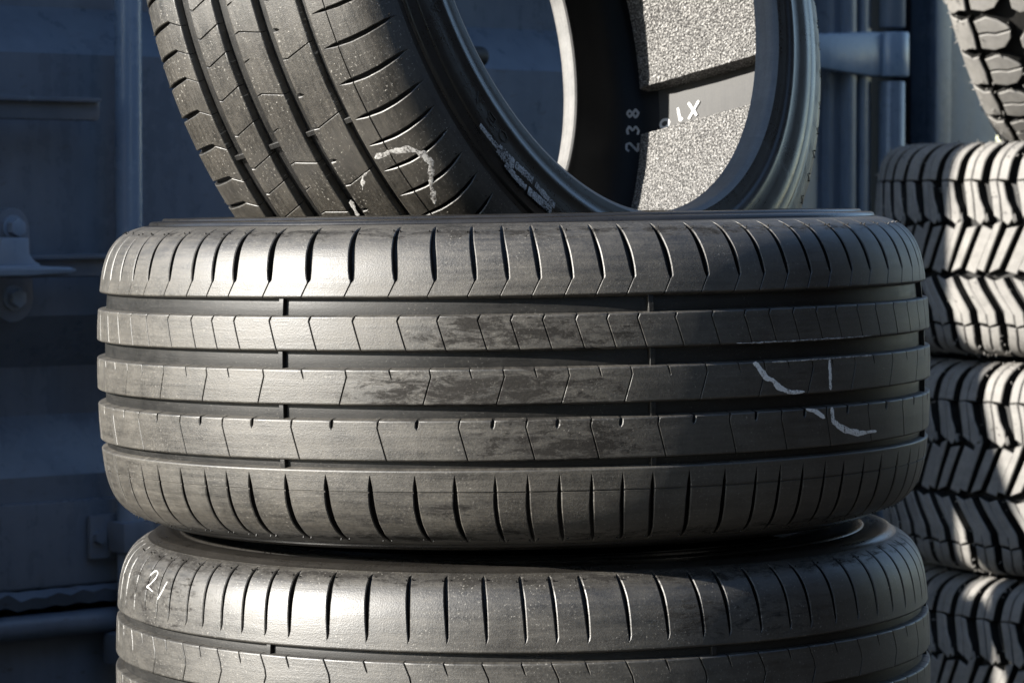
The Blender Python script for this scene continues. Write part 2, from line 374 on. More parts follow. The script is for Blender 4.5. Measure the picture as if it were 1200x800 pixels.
# tips measured on the lower tyre
TIPS2 = [-163.0,-158.0,-153.6,-149.5,-146.0,-141.4,-137.7,-133.9,-130.0,-126.0,-122.2,-116.4,-110.9,-105.3,-100.3,-95.3,-90.4,-86.5,-82.5,-77.2,-72.1,-67.2,-63.4,-58.6,-53.8,-50.1,-45.3,-40.4,-35.5]
def tread_lower(P, G=7.0):
    rest = 360-(TIPS2[-1]-TIPS2[0]); n = int(round(rest/4.7)); n += (n+len(TIPS2)-1) % 2
    th = [R_(x) for x in TIPS2]+[R_(TIPS2[-1]+rest*i/n) for i in range(1, n)]
    ev = {k: [] for k in ('sh1','r2','r3','r4','sh2')}
    for i, t0 in enumerate(th):
        p = (th[(i+1) % len(th)]-t0) % (2*math.pi); w = min(1.25, p/P0)
        ev['sh1'].append(dict(th=t0, u=interp((128,0),(124,0),(110,2.0),(95,3.4),(76,4.6),(73.5,3.2)), h=interp((126,0),(124.5,1.1),(118,1.55*w),(108,1.75*w),(90,1.3*w),(79,.9),(75,.45),(73,0)), d=interp((126.5,0),(124.5,1.6),(118,5),(88,6),(79,4),(74.5,1.2),(72.5,0))))
        if i % 2:
            ev['r2'].append(dict(th=t0+.1*p, u=interp((58.1,-3),(46,2.4),(40,3.6),(26,-1)), h=interp((58,.5),(26,.45)), d=interp((58,3.5),(26,3.5))))
            ev['r3'].append(dict(th=t0, u=interp((14,0),(-14,5)), h=interp((14,.42),(-14,.4)), d=interp((14,4),(-14,4))))
        else:
            ev['r2'].append(dict(th=t0+.1*p, u=interp((58.1,-2),(48,1.6)), h=interp((58,.6),(50,.45),(47.5,0)), d=interp((58,3),(50,2.4),(47.5,0))))
            ev['r3'].append(dict(th=t0, u=interp((14,0),(7,1)), h=interp((14,.6),(7,.3),(6.2,0)), d=interp((14,3),(8,2.4),(6,0))))
        ev['r4'].append(dict(th=t0, u=interp((-28.8,0),(-56,5)), h=interp((-28,.45),(-56,.4)), d=interp((-28,4),(-56,4))))
        ev['sh2'].append(dict(th=t0+R_(2), u=interp((-70,-1.6),(-84,4),(-124,0)), h=interp((-70,.4),(-83,.5),(-86,1.4),(-118,1.5),(-124,.8),(-126,0)), d=interp((-70,4.5),(-84,5),(-118,5),(-124,1.6),(-126.5,0))))
    add_rib(P, LOW, 127.5, 66.5, G, ev['sh1'], (126,124.5,118,79,75,73), shoulder0=True)
    add_rib(P, LOW, 58.1, 26, G, ev['r2'], (50,48,47.5,46,40))
    add_rib(P, LOW, 13.9, -14.1, G, ev['r3'], (8,7,6.2))
    add_rib(P, LOW, -28.8, -56.1, G, ev['r4'])
    add_rib(P, LOW, -70.8, -127.5, G, ev['sh2'], (-84,-86,-118,-124,-126), shoulder1=True)
    add_floor(P, LOW, 66.5, 58.1, G-1, [R_(x) for x in (-125,-65,-5,55,115,175)])
    for a0, a1 in ((26,13.9),(-14.1,-28.8),(-56.1,-70.8)): add_floor(P, LOW, a0, a1, G, [R_(x) for x in (-125,-65,-5,55,115,175)])

def nubs(root, rows, sf=ROAD):
    """tiny moulding nubs beside the sipe tips: rows of (theta, axial)"""
    V, F = [], []
    for th, a in rows:
        th += rng.normal()*.0012; a += rng.normal()*.5
        s = float(sf.s(a)); h = rng.uniform(.8, 1.9); r = rng.uniform(.55, .8)
        b = len(V); q = np.linspace(0, 2*math.pi, 6, endpoint=False)
        for k, (rr, hh) in enumerate(((r, .1), (r*.75, -h))):
            V += sf.xyz(th+rr*np.cos(q)/sf.R, s+rr*np.sin(q), np.full(6, hh)).tolist()
        F += [(b+i, b+(i+1) % 6, b+6+(i+1) % 6, b+6+i) for i in range(6)]+[tuple(range(b+6, b+12))]
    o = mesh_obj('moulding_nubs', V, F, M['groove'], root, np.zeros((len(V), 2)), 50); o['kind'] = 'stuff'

def road_sidewall(sf):
    a, r = sf.at(sf.s(127.5), 0)
    first = [(128.3,322.5),(130.6,321.5),(131.6,319.5)] if sf is ROAD else [(129.2,336.2),(131.4,334.6),(132.2,331.5),(133.6,322),(133.4,316)]
    return [(float(a), float(r))]+first+[(132.2,312),(132.4,310.6),(133.4,310),(134.2,309),(134.3,299.5),(134.2,292),(133.6,284),(134.6,281.5),(134.8,277.5),(133.4,274.5),(132.5,272.2),(132.4,268.5),(132,264),(131.4,259.5)]
def road_bead():
    return [(131.4,259.5),(129.6,255.8),(127,254),(119,252.6),(113,251.2),(111,250.4),(109.6,252),(111,255),(114.5,258.5)]
def road_liner():
    return [(114.5,258.5),(118.5,266),(121.5,277),(122.5,290),(122.5,302),(120.5,314),(115,326),(106,336.5),(94,344.5),(80,349.5),(60,352.3),(30,353.5),(0,354),(-30,353.5),(-60,352.3),(-80,349.5),(-94,344.5),(-106,336.5),(-115,326),(-120.5,314),(-122.5,302),(-122.5,290),(-121.5,277),(-118.5,266),(-114.5,258.5)]
def mirror(p): return [(-a, r) for a, r in p]
def dens(p, step=3):
    out = [p[0]]
    for (a, b), (c, d) in zip(p[:-1], p[1:]):
        m = max(1, int(math.hypot(c-a, d-b)/step))
        for i in range(1, m+1): out.append((a+(c-a)*i/m, b+(d-b)*i/m))
    return out

def road_tyre(label, mat4, tread, matk, wallk='wall'):
    sf = LOW if tread is tread_lower else ROAD
    root = thing('road_tyre', label, 'tyre', 'road tyres of the front stack', mat=mat4)
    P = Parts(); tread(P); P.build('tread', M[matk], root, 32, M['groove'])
    for sgn in (1, -1):
        for nm, pr in (('sidewall', road_sidewall(sf)), ('bead', road_bead())):
            P = Parts(); p = pr if sgn > 0 else mirror(pr)
            lathe(P, p, 256, flip=(sgn > 0)); P.build(nm, M[wallk if nm == 'sidewall' else 'bead'], root, 40)
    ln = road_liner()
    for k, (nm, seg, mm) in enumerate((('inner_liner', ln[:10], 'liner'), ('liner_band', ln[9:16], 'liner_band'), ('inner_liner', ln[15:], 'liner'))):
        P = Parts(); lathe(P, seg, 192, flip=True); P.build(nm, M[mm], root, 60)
    return root

def ribbon(name, parent, surf, pts, width, mat, depth=-.12, rough=.14):
    """painted stroke; pts = (theta deg, axial mm). width mm (number or one per point)"""
    q = np.array([(R_(t)*surf.R, float(surf.s(a))) for t, a in pts]); w0 = np.atleast_1d(np.array(width, float))
    L = np.r_[0, np.cumsum(np.hypot(*np.diff(q, axis=0).T))]
    c = smooth_poly(q, 1.0, 5); n = len(c); s = np.linspace(0, L[-1], n)
    w = np.interp(s, L, w0) if len(w0) == len(L) else np.full(n, w0[0])
    w = w*(1+rough*np.convolve(rng.normal(size=n+4), np.ones(5)/2.2, 'valid'))*np.clip(np.minimum(np.arange(n)+1, n-np.arange(n))/3., .35, 1)
    tg = np.gradient(c, axis=0); tg /= np.linalg.norm(tg, axis=1)[:, None]+1e-9; nn = np.stack([-tg[:, 1], tg[:, 0]], -1)
    jit = np.convolve(rng.normal(size=n+4), np.ones(5)/5, 'valid')*rough*w0.mean()*.6
    off = np.array([-.5, -.25, 0, .25, .5]); dep = np.array([.05, depth, depth, depth, .05])
    X = c[:, None, :]+nn[:, None, :]*(w[:, None]*off[None]+jit[:, None])[..., None]
    xyz = surf.xyz(X[..., 0]/surf.R, X[..., 1], np.repeat(dep[None], n, 0))
    a = np.arange(n-1)[:, None]*5+np.arange(4)[None]
    f = np.stack([a, a+5, a+6, a+1], -1).reshape(-1, 4)
    return mesh_obj(name, xyz.reshape(-1, 3), f, mat, parent, X.reshape(-1, 2)/1000, 0)

def strokes(name, parent, fn, glyphs, width, mat, thick=.4):
    """letter strokes laid on a surface. fn(x, y, h) -> xyz in m; glyphs: list of polylines in mm"""
    V, F = [], []
    for pl in glyphs:
        c = smooth_poly(pl, .8, 3); n = len(c)
        tg = np.gradient(c, axis=0); tg /= np.linalg.norm(tg, axis=1)[:, None]+1e-9; nn = np.stack([-tg[:, 1], tg[:, 0]], -1)
        w = width*(1+.12*rng.normal(size=n))
        b = len(V)
        for i in range(n):
            for o, h in ((-.5, 0), (-.4, thick), (.4, thick), (.5, 0)):
                p = c[i]+nn[i]*w[i]*o; V.append(fn(p[0], p[1], h))
        for i in range(n-1):
            for j in range(3): k = b+i*4+j; F.append((k, k+4, k+5, k+1))
        F.append((b, b+1, b+2, b+3)); k = b+(n-1)*4; F.append((k+3, k+2, k+1, k))
    return mesh_obj(name, np.array(V), F, mat, parent, None, 40)

# ------------------------------------------------------------------ front stack
def at(x, y, z, rx=0, ry=0, rz=0):
    from mathutils import Euler
    return Matrix.Translation((x, y, z)) @ Euler((R_(rx), R_(ry), R_(rz))).to_matrix().to_4x4()

MAIN = at(.0015, 0, .673, 0, -.85, 0)
def std_rows(): return [(t+sg*3.3/370, a) for t in TH for sg in (-1, 1) for a in (121.5,)]+[(t+R_(2.85)+(5+sg*4.)/370, -122.5) for t in TH for sg in (-1, 1)]
main = road_tyre('road tyre with white chalk ticks on its tread, lying flat at the stack top', MAIN, tread_standard, 'tread')
nubs(main, std_rows())
def tl(pts, k=.85): return [(t, a-370*math.cos(R_(t))*math.sin(R_(k))) for t, a in pts]
ribbon('chalk_mark', main, ROAD, tl([(-58.9,16.2),(-58.3,14.5),(-56.9,3.6),(-55.9,2.0),(-54.9,-4.2),(-53.3,-8.2),(-50.6,-8.6)]), [2.8,6.5,5,4.2,5.2,3.6,1.8], M['chalk'])
ribbon('chalk_mark', main, ROAD, tl([(-45.97,17.4),(-45.95,4.7),(-45.78,-8.4)]), [3.2,4.2,3.4], M['chalk'])
ribbon('chalk_mark', main, ROAD, tl([(-50.4,-22.9),(-48.3,-26),(-46.9,-31)]), [1.8,4.6,4.8], M['chalk'])
ribbon('chalk_mark', main, ROAD, tl([(-45.6,-22.4),(-45.4,-31.6),(-44.9,-37.3)]), [4.2,4.8,4.4], M['chalk'])
ribbon('chalk_mark', main, ROAD, tl([(-45.2,-33),(-44.3,-37.8),(-42.6,-42.3),(-39.6,-45.8),(-35.4,-45.6)]), [4.2,5.6,5.6,4.6,2.4], M['chalk'])
ribbon('chalk_scuff', main, ROAD, [(-61.3,29.4),(-57,29.3),(-50,29.4),(-44,29.4),(-36.7,29.6)], [.8,1.3,1,1.5,.9], M['chalk_thin'], -.25, .4)
ribbon('chalk_scuff', main, ROAD, [(-56.0,13.2),(-51,13.2),(-44,13.4),(-36.9,13.3)], [.8,1.2,1,1.4], M['chalk_thin'], -.25, .4)

low = road_tyre('road tyre chalked 21, lying flat just below the one with chalk ticks', at(.010, .01, .398, .3, -.5, 0) @ Matrix.Scale(.985, 4), tread_lower, 'tread_b')
nubs(low, [(R_(t)+sg*3.3/370, 122.5) for t in TIPS2 for sg in (-1, 1)], LOW)
ribbon('chalk_number', low, LOW, tl([(-153.1,104.5),(-152.6,108.2),(-151.7,109.4),(-150.9,107.6),(-151.0,103.6),(-152.0,98.6),(-153.3,94.6),(-152.3,94.4),(-150.7,92.2)], .5), 1.25, M['chalk'], -.3, .15)
ribbon('chalk_number', low, LOW, tl([(-147.16,103.3),(-147.82,95.3),(-148.9,87.0)], .5), [1,1.5,1.5], M['chalk'], -.3, .15)
for th, a0, a1, w in ((-167.5,112,96,1.8),):
    ribbon('chalk_smear', low, LOW, [(th, a0), (th+.4, (a0+a1)/2), (th-.2, a1)], w, M['chalk_thin'], -.25, .5)
road_tyre('black road tyre lying flat at the foot of the stack, beneath the tyre numbered 21', at(-.006, .006, .123, 0, .2, 40), tread_lower, 'tread_b')

# leaning tyre: axis and place found from its outlines
az, el = R_(52.43), R_(-13.75)
Z = Vector((-math.sin(az)*math.cos(el), math.cos(az)*math.cos(el), math.sin(el)))
X = Vector((0, 0, 1)).cross(Z).normalized(); Y = Z.cross(X)
LEAN0 = Matrix(((X.x, Y.x, Z.x, -.0117), (X.y, Y.y, Z.y, .1026), (X.z, Y.z, Z.z, 1.0244), (0, 0, 0, 1)))
SPIN = 46.8
LEAN = LEAN0 @ Matrix.Rotation(R_(SPIN), 4, 'Z')
lean = road_tyre('dusty road tyre standing on edge atop the front stack, grey foam inside it', LEAN, tread_standard, 'tread_l')
nubs(lean, std_rows())
def ls(pts): return [(t-SPIN, a) for t, a in pts]
ribbon('paint_scuff', lean, ROAD, ls([(-35.2,-40.5),(-33.6,-47),(-33.2,-54)]), [3,4,2.5], M['chalk_thin'], -.1, .3)
ribbon('paint_scuff', lean, ROAD, ls([(-31.6,-68),(-31.6,-83.8),(-32.3,-100),(-34,-108),(-35.6,-108),(-37.7,-100),(-40.8,-92)]), [3,5,5.5,5.5,5,4,5], M['chalk_thin'], -.1, .3)
ribbon('paint_scuff', lean, ROAD, ls([(-36.0,-23.5),(-37.0,-21.5),(-38.6,-19)]), [2.5,3.5,4], M['chalk_thin'], -.1, .3)

def side_fn(aface):                 # strokes on the near sidewall: x = theta deg (before spin), y = radius mm
    def f(x, y, h):
        t = R_(x-SPIN); return (y*math.cos(t)/1000, y*math.sin(t)/1000, -(aface+h)/1000)
    return f
def side_strokes(name, lines, width, mat, aface=134.1, thick=.35):
    # lines given as (deg, mm); convert degrees to mm along the arc for even width
    g = [[(R_(t)*300, r) for t, r in pl] for pl in lines]
    f0 = side_fn(aface)
    return strokes(name, lean, lambda x, y, h: f0(math.degrees(x/300), y, h), g, width, mat, thick)
for wd, ln in ((5,[(-35.8,308.2),(-38.5,306.5),(-41,305.4)]),(10,[(-40.8,305.5),(-43.2,304.6),(-45,302)]),(7,[(-45.2,301),(-47.2,299.2),(-49.8,298)]),(6,[(-50.6,298.5),(-53,299.5),(-56,301)]),(6,[(-43.4,310.2),(-46.1,311),(-49,310)]),(8,[(-49.5,310),(-52,308.5),(-55.5,307.5)])):
    side_strokes('paint_scuff', [ln], wd, M['chalk_thin'], 134.5, .2)
def glyph(t0, r0, lines, w=2.0, h=9.5):  # x along the arc (reading direction), y outward
    return [[(t0+x*w, r0+(y-.5)*h) for x, y in pl] for pl in lines]
A_ = [[(0,0),(.5,1),(1,0)],[(.2,.4),(.8,.4)]]; S_ = [[(1,.85),(.5,1),(0,.8),(.2,.55),(.8,.45),(1,.2),(.5,0),(0,.15)]]
O_ = [[(.5,0),(0,.25),(0,.75),(.5,1),(1,.75),(1,.25),(.5,0)]]; B_ = [[(0,0),(0,1),(.8,.9),(.8,.6),(0,.5),(1,.4),(1,.1),(0,0)]]
for t0, gl_ in ((-34.0, A_), (-37.8, B_), (-41.6, O_), (-17.0, A_)): side_strokes('embossed_letter', glyph(t0, 291, gl_), 1.6, M['wall'], 133.8, .8)

# foam lining inside the leaning tyre
def foam_strip(t0, t1):
    n = 200; U = np.linspace(R_(t0), R_(t1), n)
    sec = [(91,353.5),(91,333.5),(90,331.5),(88,330.5)]+[(a, 330.2) for a in np.linspace(80,-80,17)]+[(-88,330.5),(-90,331.5),(-91,333.5),(-91,353.5)]
    V, F = [], []
    for i, u in enumerate(U):
        e = min(i, n-1-i)
        for a, r in sec:
            skew = R_(.55)*(-a/91.)*(1 if True else 0)
            rr = r+ (rng.normal()*.35 if r < 331 else 0)
            V.append((rr*math.cos(u+skew-R_(SPIN))/1000, rr*math.sin(u+skew-R_(SPIN))/1000, a/1000))
    m = len(sec)
    for i in range(n-1):
        for j in range(m-1): k = i*m+j; F.append((k, k+1, k+m+1, k+m))
    F.append(tuple(range(m))); F.append(tuple(range((n-1)*m+m-1, (n-1)*m-1, -1)))
    return mesh_obj('foam_strip', V, F, M['foam'], lean, None, 40)
foam_strip(-158.0, 193.1)
def liner_fn(x, y, h):              # x mm along theta, y axial mm
    t = x/352.-R_(SPIN); r = 352.2-h-max(0, abs(y)-60)*.12
    return (r*math.cos(t)/1000, r*math.sin(t)/1000, y/1000)
K = lambda t: R_(t)*352
gl = [[[(K(-163.7),45),(K(-161.0),35)],[(K(-163.5),32),(K(-160.8),45)]]]
gl += [[[(K(-163.4),58.5),(K(-160.9),55.5)],[(K(-161.4),53),(K(-160.9),55.5)]]]
gl += [[[(K(-161.2)+4.5*math.cos(q), 74+5.0*math.sin(q)) for q in np.linspace(0, 2*math.pi, 14)]]]
for q in gl: strokes('painted_letter', lean, liner_fn, q, 3.2, M['stamp'], .5)
def inner_wall_fn(x, y, h):         # x = mm along theta at r 340, y = mm toward the bead (away from the tread)
    t = x/340.-R_(SPIN); pr = [(352.3,60),(349.5,80),(344.5,94),(336.5,106),(326,115),(314,119.5)]
    d = y+100; L = [0]
    for (r0,a0),(r1,a1) in zip(pr[:-1], pr[1:]): L.append(L[-1]+math.hypot(r1-r0, a1-a0))
    r = np.interp(d-60, L, [p[0] for p in pr]); a = np.interp(d-60, L, [p[1] for p in pr])
    r -= h*.75; a -= h*.65
    return (r*math.cos(t)/1000, r*math.sin(t)/1000, a/1000)
def digit(c, lines, w=9.5, h=12):   # digits read upward: x along -theta
    x0 = R_(c)*340
    return [[(x0-(y-.5)*0-(x-.5)*w*1.0, 8+(y-.5)*h) for x, y in pl] for pl in lines]
D2 = [[(0,.75),(.2,1),(.8,1),(1,.72),(0,0),(1,0)]]; D3 = [[(0,.9),(.5,1),(1,.8),(.5,.53),(1,.25),(.5,0),(0,.1)]]; D8 = [[(.5,.52),(.08,.76),(.5,1),(.92,.76),(.5,.52),(0,.25),(.5,0),(1,.25),(.5,.52)]]
for t0, d_ in ((-157.3, D2), (-160.5, D3), (-163.7, D8)): strokes('stamped_digit', lean, inner_wall_fn, digit(t0, d_), 2.6, M['stamp'], .4)

# ------------------------------------------------------------------ off-road tyres
def lug_bm(polys, H, ch, draft=1.6, step=9.0):
    bm = bmesh.new()
    for poly in polys:
        p = np.array(poly, float); n = len(p)
        area = .5*sum(p[i][0]*p[(i+1) % n][1]-p[(i+1) % n][0]*p[i][1] for i in range(n))
        if area < 0: p = p[::-1]
        def inset(d):
            out = []
            for i in range(n):
                a, b, c = p[i-1], p[i], p[(i+1) % n]
                e1 = (b-a)/np.linalg.norm(b-a); e2 = (c-b)/np.linalg.norm(c-b)
                n1 = np.array([-e1[1], e1[0]]); n2 = np.array([-e2[1], e2[0]]); m = n1+n2
                m = m/max(.35, (m@n1)) if np.linalg.norm(m) > 1e-6 else n1
                out.append(b+m*d)
            return out
        rings = [[bm.verts.new((x, y, z)) for x, y in inset(d)] for d, z in ((-draft, -1.5), (0, H-ch), (ch*.9, H))]
        for r0, r1 in zip(rings[:-1], rings[1:]):
            for i in range(n): bm.faces.new((r0[i], r0[(i+1) % n], r1[(i+1) % n], r1[i]))
        bm.faces.new(rings[-1])
    us = [v.co.x for v in bm.verts]; vs = [v.co.y for v in bm.verts]
    for ax, lo, hi in ((0, min(us), max(us)), (1, min(vs), max(vs))):
        k = math.ceil(lo/step)*step
        while k < hi:
            co = [0, 0, 0]; no = [0, 0, 0]; co[ax] = k; no[ax] = 1
            bmesh.ops.bisect_plane(bm, geom=bm.verts[:]+bm.edges[:]+bm.faces[:], plane_co=co, plane_no=no, dist=1e-4)
            k += step
    bm.verts.index_update()
    V = np.array([v.co[:] for v in bm.verts]); F = [[v.index for v in f.verts] for f in bm.faces]
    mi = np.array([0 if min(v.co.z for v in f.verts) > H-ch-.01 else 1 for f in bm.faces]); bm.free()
    return V, F, mi

def lugs(P, surf, polys, npitch, H):
    V, F, mi = lug_bm(polys, H, 1.5); C = 2*math.pi*surf.R; p = C/npitch
    for k in range(npitch):
        u = (V[:, 0]+k*p)/surf.R
        xyz = surf.xyz(u, V[:, 1], H-V[:, 2]); b = P.n
        P.add(xyz, [[i+b for i in f] for f in F], np.stack([u*surf.R/1000, V[:, 1]/1000], -1), mi)

def split(poly_l, poly_r): return [poly_l, poly_r]
def para(pts_left, w):          # left edge polyline (u,s) -> parallelogram of width w
    return pts_left+[(u+w, s) for u, s in reversed(pts_left)]
def skew(pts_left, w, k0, k1):      # left edge -> block whose two ends run at a slant (k0 at the top end, k1 at the bottom end)
    n = len(pts_left)-1
    return pts_left+[(u+w, s+k0+(k1-k0)*i/n) for i, (u, s) in reversed(list(enumerate(pts_left)))]
def mirror_lugs(polys, shift=0): return [[(-u+shift, -s) for u, s in p] for p in polys]

def lugs_mud():                 # (pitch count, polygons)
    a = []
    up = [(2,174),(2,150),(-5,122),(-8,95.5)]
    a += [skew([(u+6, s) for u, s in up], 14.2, 0, 1.2), skew([(u+21.6, s+1.2*(s < 100)) for u, s in up], 16, 0, -1)]
    dn = [(-8,94.2),(-1,68),(6,37)]
    a += [[(-2,94),(5,68),(9,46),(22,39),(20.5,52),(18,69),(11,95)], [(12.4,95),(19.4,69),(22,53),(23.5,39.5),(33,33),(41,42),(38,56),(29.5,70),(23,92)]]
    a += [[(42.5,36),(44,36),(41,48),(39.6,47)], [(45.4,38),(46.8,38.5),(43.4,50),(42,49.2)]]
    c = []
    C = [(-12,-38),(-4,-52),(20,-86),(22,-103)]
    c += [skew([(u+6, s) for u, s in C], 15.5, -6, -2), skew([(u+22.8, s-6) for u, s in C], 14.5, 4, 5)]
    d = [(26,-107),(26,-122),(20,-148),(20,-174)]
    c += [skew([(u+4, s) for u, s in d], 15, -3, 0), skew([(u+21, s-3) for u, s in d], 16, 3, 3)]
    b = []
    B = [(32,33),(26,20),(12,-10),(2,-30)]
    b += [skew([(u+4, s) for u, s in B], 18.5, -7, -5), skew([(u+24.5, s+2) for u, s in B], 13, 4, -4), skew([(u+45, s-4) for u, s in B], 19, 3, 7)]
    return [(57, a+c), (38, b)]
def lugs_block():
    a = [[(2,172),(2,136),(7,126),(6,114),(28,112),(54,115),(51,127),(55,136),(55,172)]]
    a += [[(2,88),(7,106),(27.5,105),(28.5,92),(25.5,80),(28.5,58),(18,60),(5,72)], [(30.5,105),(49,107),(54,88),(47,73),(36,60),(31,58),(28.2,80),(31,92)]]
    a += [[(0,48),(14,48),(27,36),(27,6),(14,-2),(-6,6),(-8,38)]]
    return [(44, a+mirror_lugs(a, 44))]
def off_sidewall():
    a, r = OFF.at(172, 14); 
    return [(float(a), float(r)), (146,335),(149,322),(150,310),(147,309),(147,304),(149,303),(147,285),(142,268),(140,262),(136,260),(134,250),(126,238),(118,230),(114,224)]
def off_bead(): return [(114,224),(111,219),(105,216.5),(96,215.9),(88,214.8),(86,216),(88,221)]
def off_liner(): return [(88,221),(104,240),(122,265),(130,300),(126,345),(112,378),(80,394),(0,398),(-80,394),(-112,378),(-126,345),(-130,300),(-122,265),(-104,240),(-88,221)]

def off_tyre(label, mat4, polys, H=15.0):
    root = thing('off_road_tyre', label, 'tyre', 'knobbly off-road tyres at the right', mat=mat4)
    P = Parts(); S = np.linspace(-171, 171, 60); n = 220
    U = np.repeat(np.linspace(-math.pi, math.pi, n, endpoint=False)[None], 60, 0); SS = np.repeat(S[::-1][:, None], n, 1)
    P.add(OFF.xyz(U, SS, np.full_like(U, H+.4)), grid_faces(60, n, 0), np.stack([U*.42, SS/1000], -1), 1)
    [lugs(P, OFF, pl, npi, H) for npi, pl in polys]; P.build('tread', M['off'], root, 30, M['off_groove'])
    for sgn in (1, -1):
        for nm, pr in (('sidewall', off_sidewall()), ('bead', off_bead())):
            P = Parts(); lathe(P, dens(pr, 5) if sgn > 0 else mirror(dens(pr, 5)), 160, flip=(sgn > 0)); P.build(nm, M['off_wall'], root, 40)
    P = Parts(); lathe(P, off_liner(), 120, flip=True); P.build('inner_liner', M['liner'], root, 60)
    # moulding hairs round both shoulders
    V, F = [], []
    for sgn in (1, -1):
        for k in range(600):
            u = rng.uniform(-math.pi, math.pi); s = sgn*rng.choice([rng.uniform(118, 168), rng.uniform(40, 168)]); L = rng.uniform(1.5, 5.5)
            p0 = OFF.xyz(np.array(u), np.array(float(s)), np.array(.5)); p1 = OFF.xyz(np.array(u+rng.normal()*.004), np.array(float(s)+rng.normal()*1.5), np.array(-L))
            d = Vector(p1-p0); e1 = d.orthogonal().normalized()*.0010; e2 = d.cross(e1).normalized()*.0010
            b = len(V)
            for q in (0, 1):
                c = Vector(p0 if q == 0 else p1); sc_ = 1 if q == 0 else .55
                V += [tuple(c+e1*sc_), tuple(c+e2*sc_), tuple(c-e1*sc_), tuple(c-e2*sc_)]
            F += [(b+i, b+(i+1) % 4, b+4+(i+1) % 4, b+4+i) for i in range(4)]+[(b+4, b+5, b+6, b+7)]
    h = mesh_obj('rubber_hair', V, F, M['off'], root, np.zeros((len(V), 2)), 0); h['kind'] = 'stuff'
    return root
OX, OY = .957, 1.89
zs = [.140, .446, .752]
off_tyre('knobbly off-road tyre lying flat at the top of the right-hand stack', at(OX, OY, zs[2], 0, .3, 10), lugs_mud())
off_tyre('knobbly off-road tyre lying flat in the middle of the right-hand stack, half in shadow', at(OX+.012, OY+.005, zs[1], 0, -.2, 13.3), lugs_mud())
off_tyre('knobbly off-road tyre lying flat at the bottom of the right-hand stack, all in shadow', at(OX+.03, OY-.01, zs[0], 0, 0, 27), lugs_mud())
az2, el2 = R_(64), R_(-8)
Z = Vector((-math.sin(az2)*math.cos(el2), math.cos(az2)*math.cos(el2), math.sin(el2)))
X = Vector((0, 0, 1)).cross(Z).normalized(); Y = Z.cross(X); c0 = Vector((.868, 1.86, 1.26))
off_tyre('off-road tyre with big block lugs, standing on edge on top of the right-hand stack', Matrix(((X.x,Y.x,Z.x,c0.x),(X.y,Y.y,Z.y,c0.y),(X.z,Y.z,Z.z,c0.z),(0,0,0,1))), lugs_block())

# ------------------------------------------------------------------ shipping container
WA = R_(41)
CO = Matrix.Translation((0, 2.0, 0)) @ Matrix.Rotation(WA, 4, 'Z')     # local x along the doors, -y toward the viewer, z up
GZ = -.012
cont = thing('shipping_container', 'dark navy steel shipping container with locking rods on its end doors, behind the tyres', 'container', mat=CO)
XL, XR, XS = -1.66, 1.09, -.372      # outer edges, door seam
HT = 2.58
b = MB()
b.box(XL, XR, .30, 5.9, GZ+.16, HT-.01)                        # body behind the doors
for i in range(22):                                            # wall corrugations along the right side
    y = .45+i*.245
    b.box(XR-.002, XR+.026, y, y+.11, GZ+.2, HT-.12, .01); b.box(XL-.026, XL+.002, y, y+.11, GZ+.2, HT-.12, .01)
b.build('body', M['navy'], cont)
b = MB(); b.box(.925, 1.10, -.012, .31, GZ+.02, HT, .006); b.box(.925, .965, -.026, 0, GZ+.3, HT-.2, .004); b.build('corner_post', M['navy'], cont)
b = MB(); b.box(XL-.01, XL+.155, -.012, .31, GZ+.02, HT, .006); b.build('corner_post', M['navy'], cont)
b = MB(); b.box(XL+.16, .92, -.02, .30, HT-.13, HT-.004, .006); b.build('top_rail', M['navy'], cont)
b = MB(); b.box(XL+.16, .92, .012, .30, GZ+.02, .232, .008); b.box(XL+.16, .92, -.006, .01, .03, .055, .004); b.build('sill', M['navy_worn'], cont)

def corr_profile():
    pts = []; per = .554; n0, n1 = .068, .004        # recess depth, proud
    z = .42; pts.append((n1, .40)); 
    segs = [(.030, n1, n1), (.078, n1, n0), (.066, n0, n0), (.072, n0, n1), (.352, n1, n1), (.066, n1, n0), (.066, n0, n0), (.070, n0, n1), (.352, n1, n1), (.066, n1, n0), (.066, n0, n0), (.070, n0, n1), (.352, n1, n1), (.066, n1, n0), (.066, n0, n0), (.070, n0, n1), (.16, n1, n1)]
    for h, a, c in segs:
        z += h; pts.append((c, z))
    return pts
def door(x0, x1, rodx, name='door'):
    st = .105
    prof = corr_profile()
    b = MB()
    pr = [(y, z) for y, z in prof]; top = pr[-1][1]
    # panel, double sided with a back
    fr = pr+[(.085, top), (.085, .40), pr[0]]
    b.extr(fr, x0+st-.004, x1-st+.004, 1)
    d = b.build('door', M['navy'], cont, 25)
    f = MB(); f.box(x0, x0+st, -.010, .06, .262, top+.05, .005); f.box(x1-st, x1, -.010, .06, .262, top+.05, .005)
    f.box(x0+st, x1-st, -.008, .06, .300, .416, .005); f.box(x0+st, x1-st, -.008, .06, top-.02, top+.048, .005)
    f.build('door_frame', M['navy'], d)
    g = MB(); 
    xs = np.linspace(x0, x1, 60); bm = bmesh.new(); rows = []
    for x in xs:
        w = .004*math.sin(x*23)+rng.normal()*.0035
        sec = [(-.016, .300+w*.2), (-.026+rng.normal()*.003, .292+w), (-.018, .276+w*.6), (.01, .276)]
        rows.append([bm.verts.new((x, y, z)) for y, z in sec])
    for r0, r1 in zip(rows[:-1], rows[1:]):
        for j in range(3): bm.faces.new((r0[j], r1[j], r1[j+1], r0[j+1]))
    me = bpy.data.meshes.new('q'); bm.to_mesh(me); bm.free(); g.bm.from_mesh(me); bpy.data.meshes.remove(me)
    g.build('gasket', M['navy_worn'], d)
    g = MB(); g.tube((x0+.01, -.014, .251), (x1-.01, -.014, .251), .0165, 16); g.build('bottom_bar', M['navy_worn'], d)
    return d
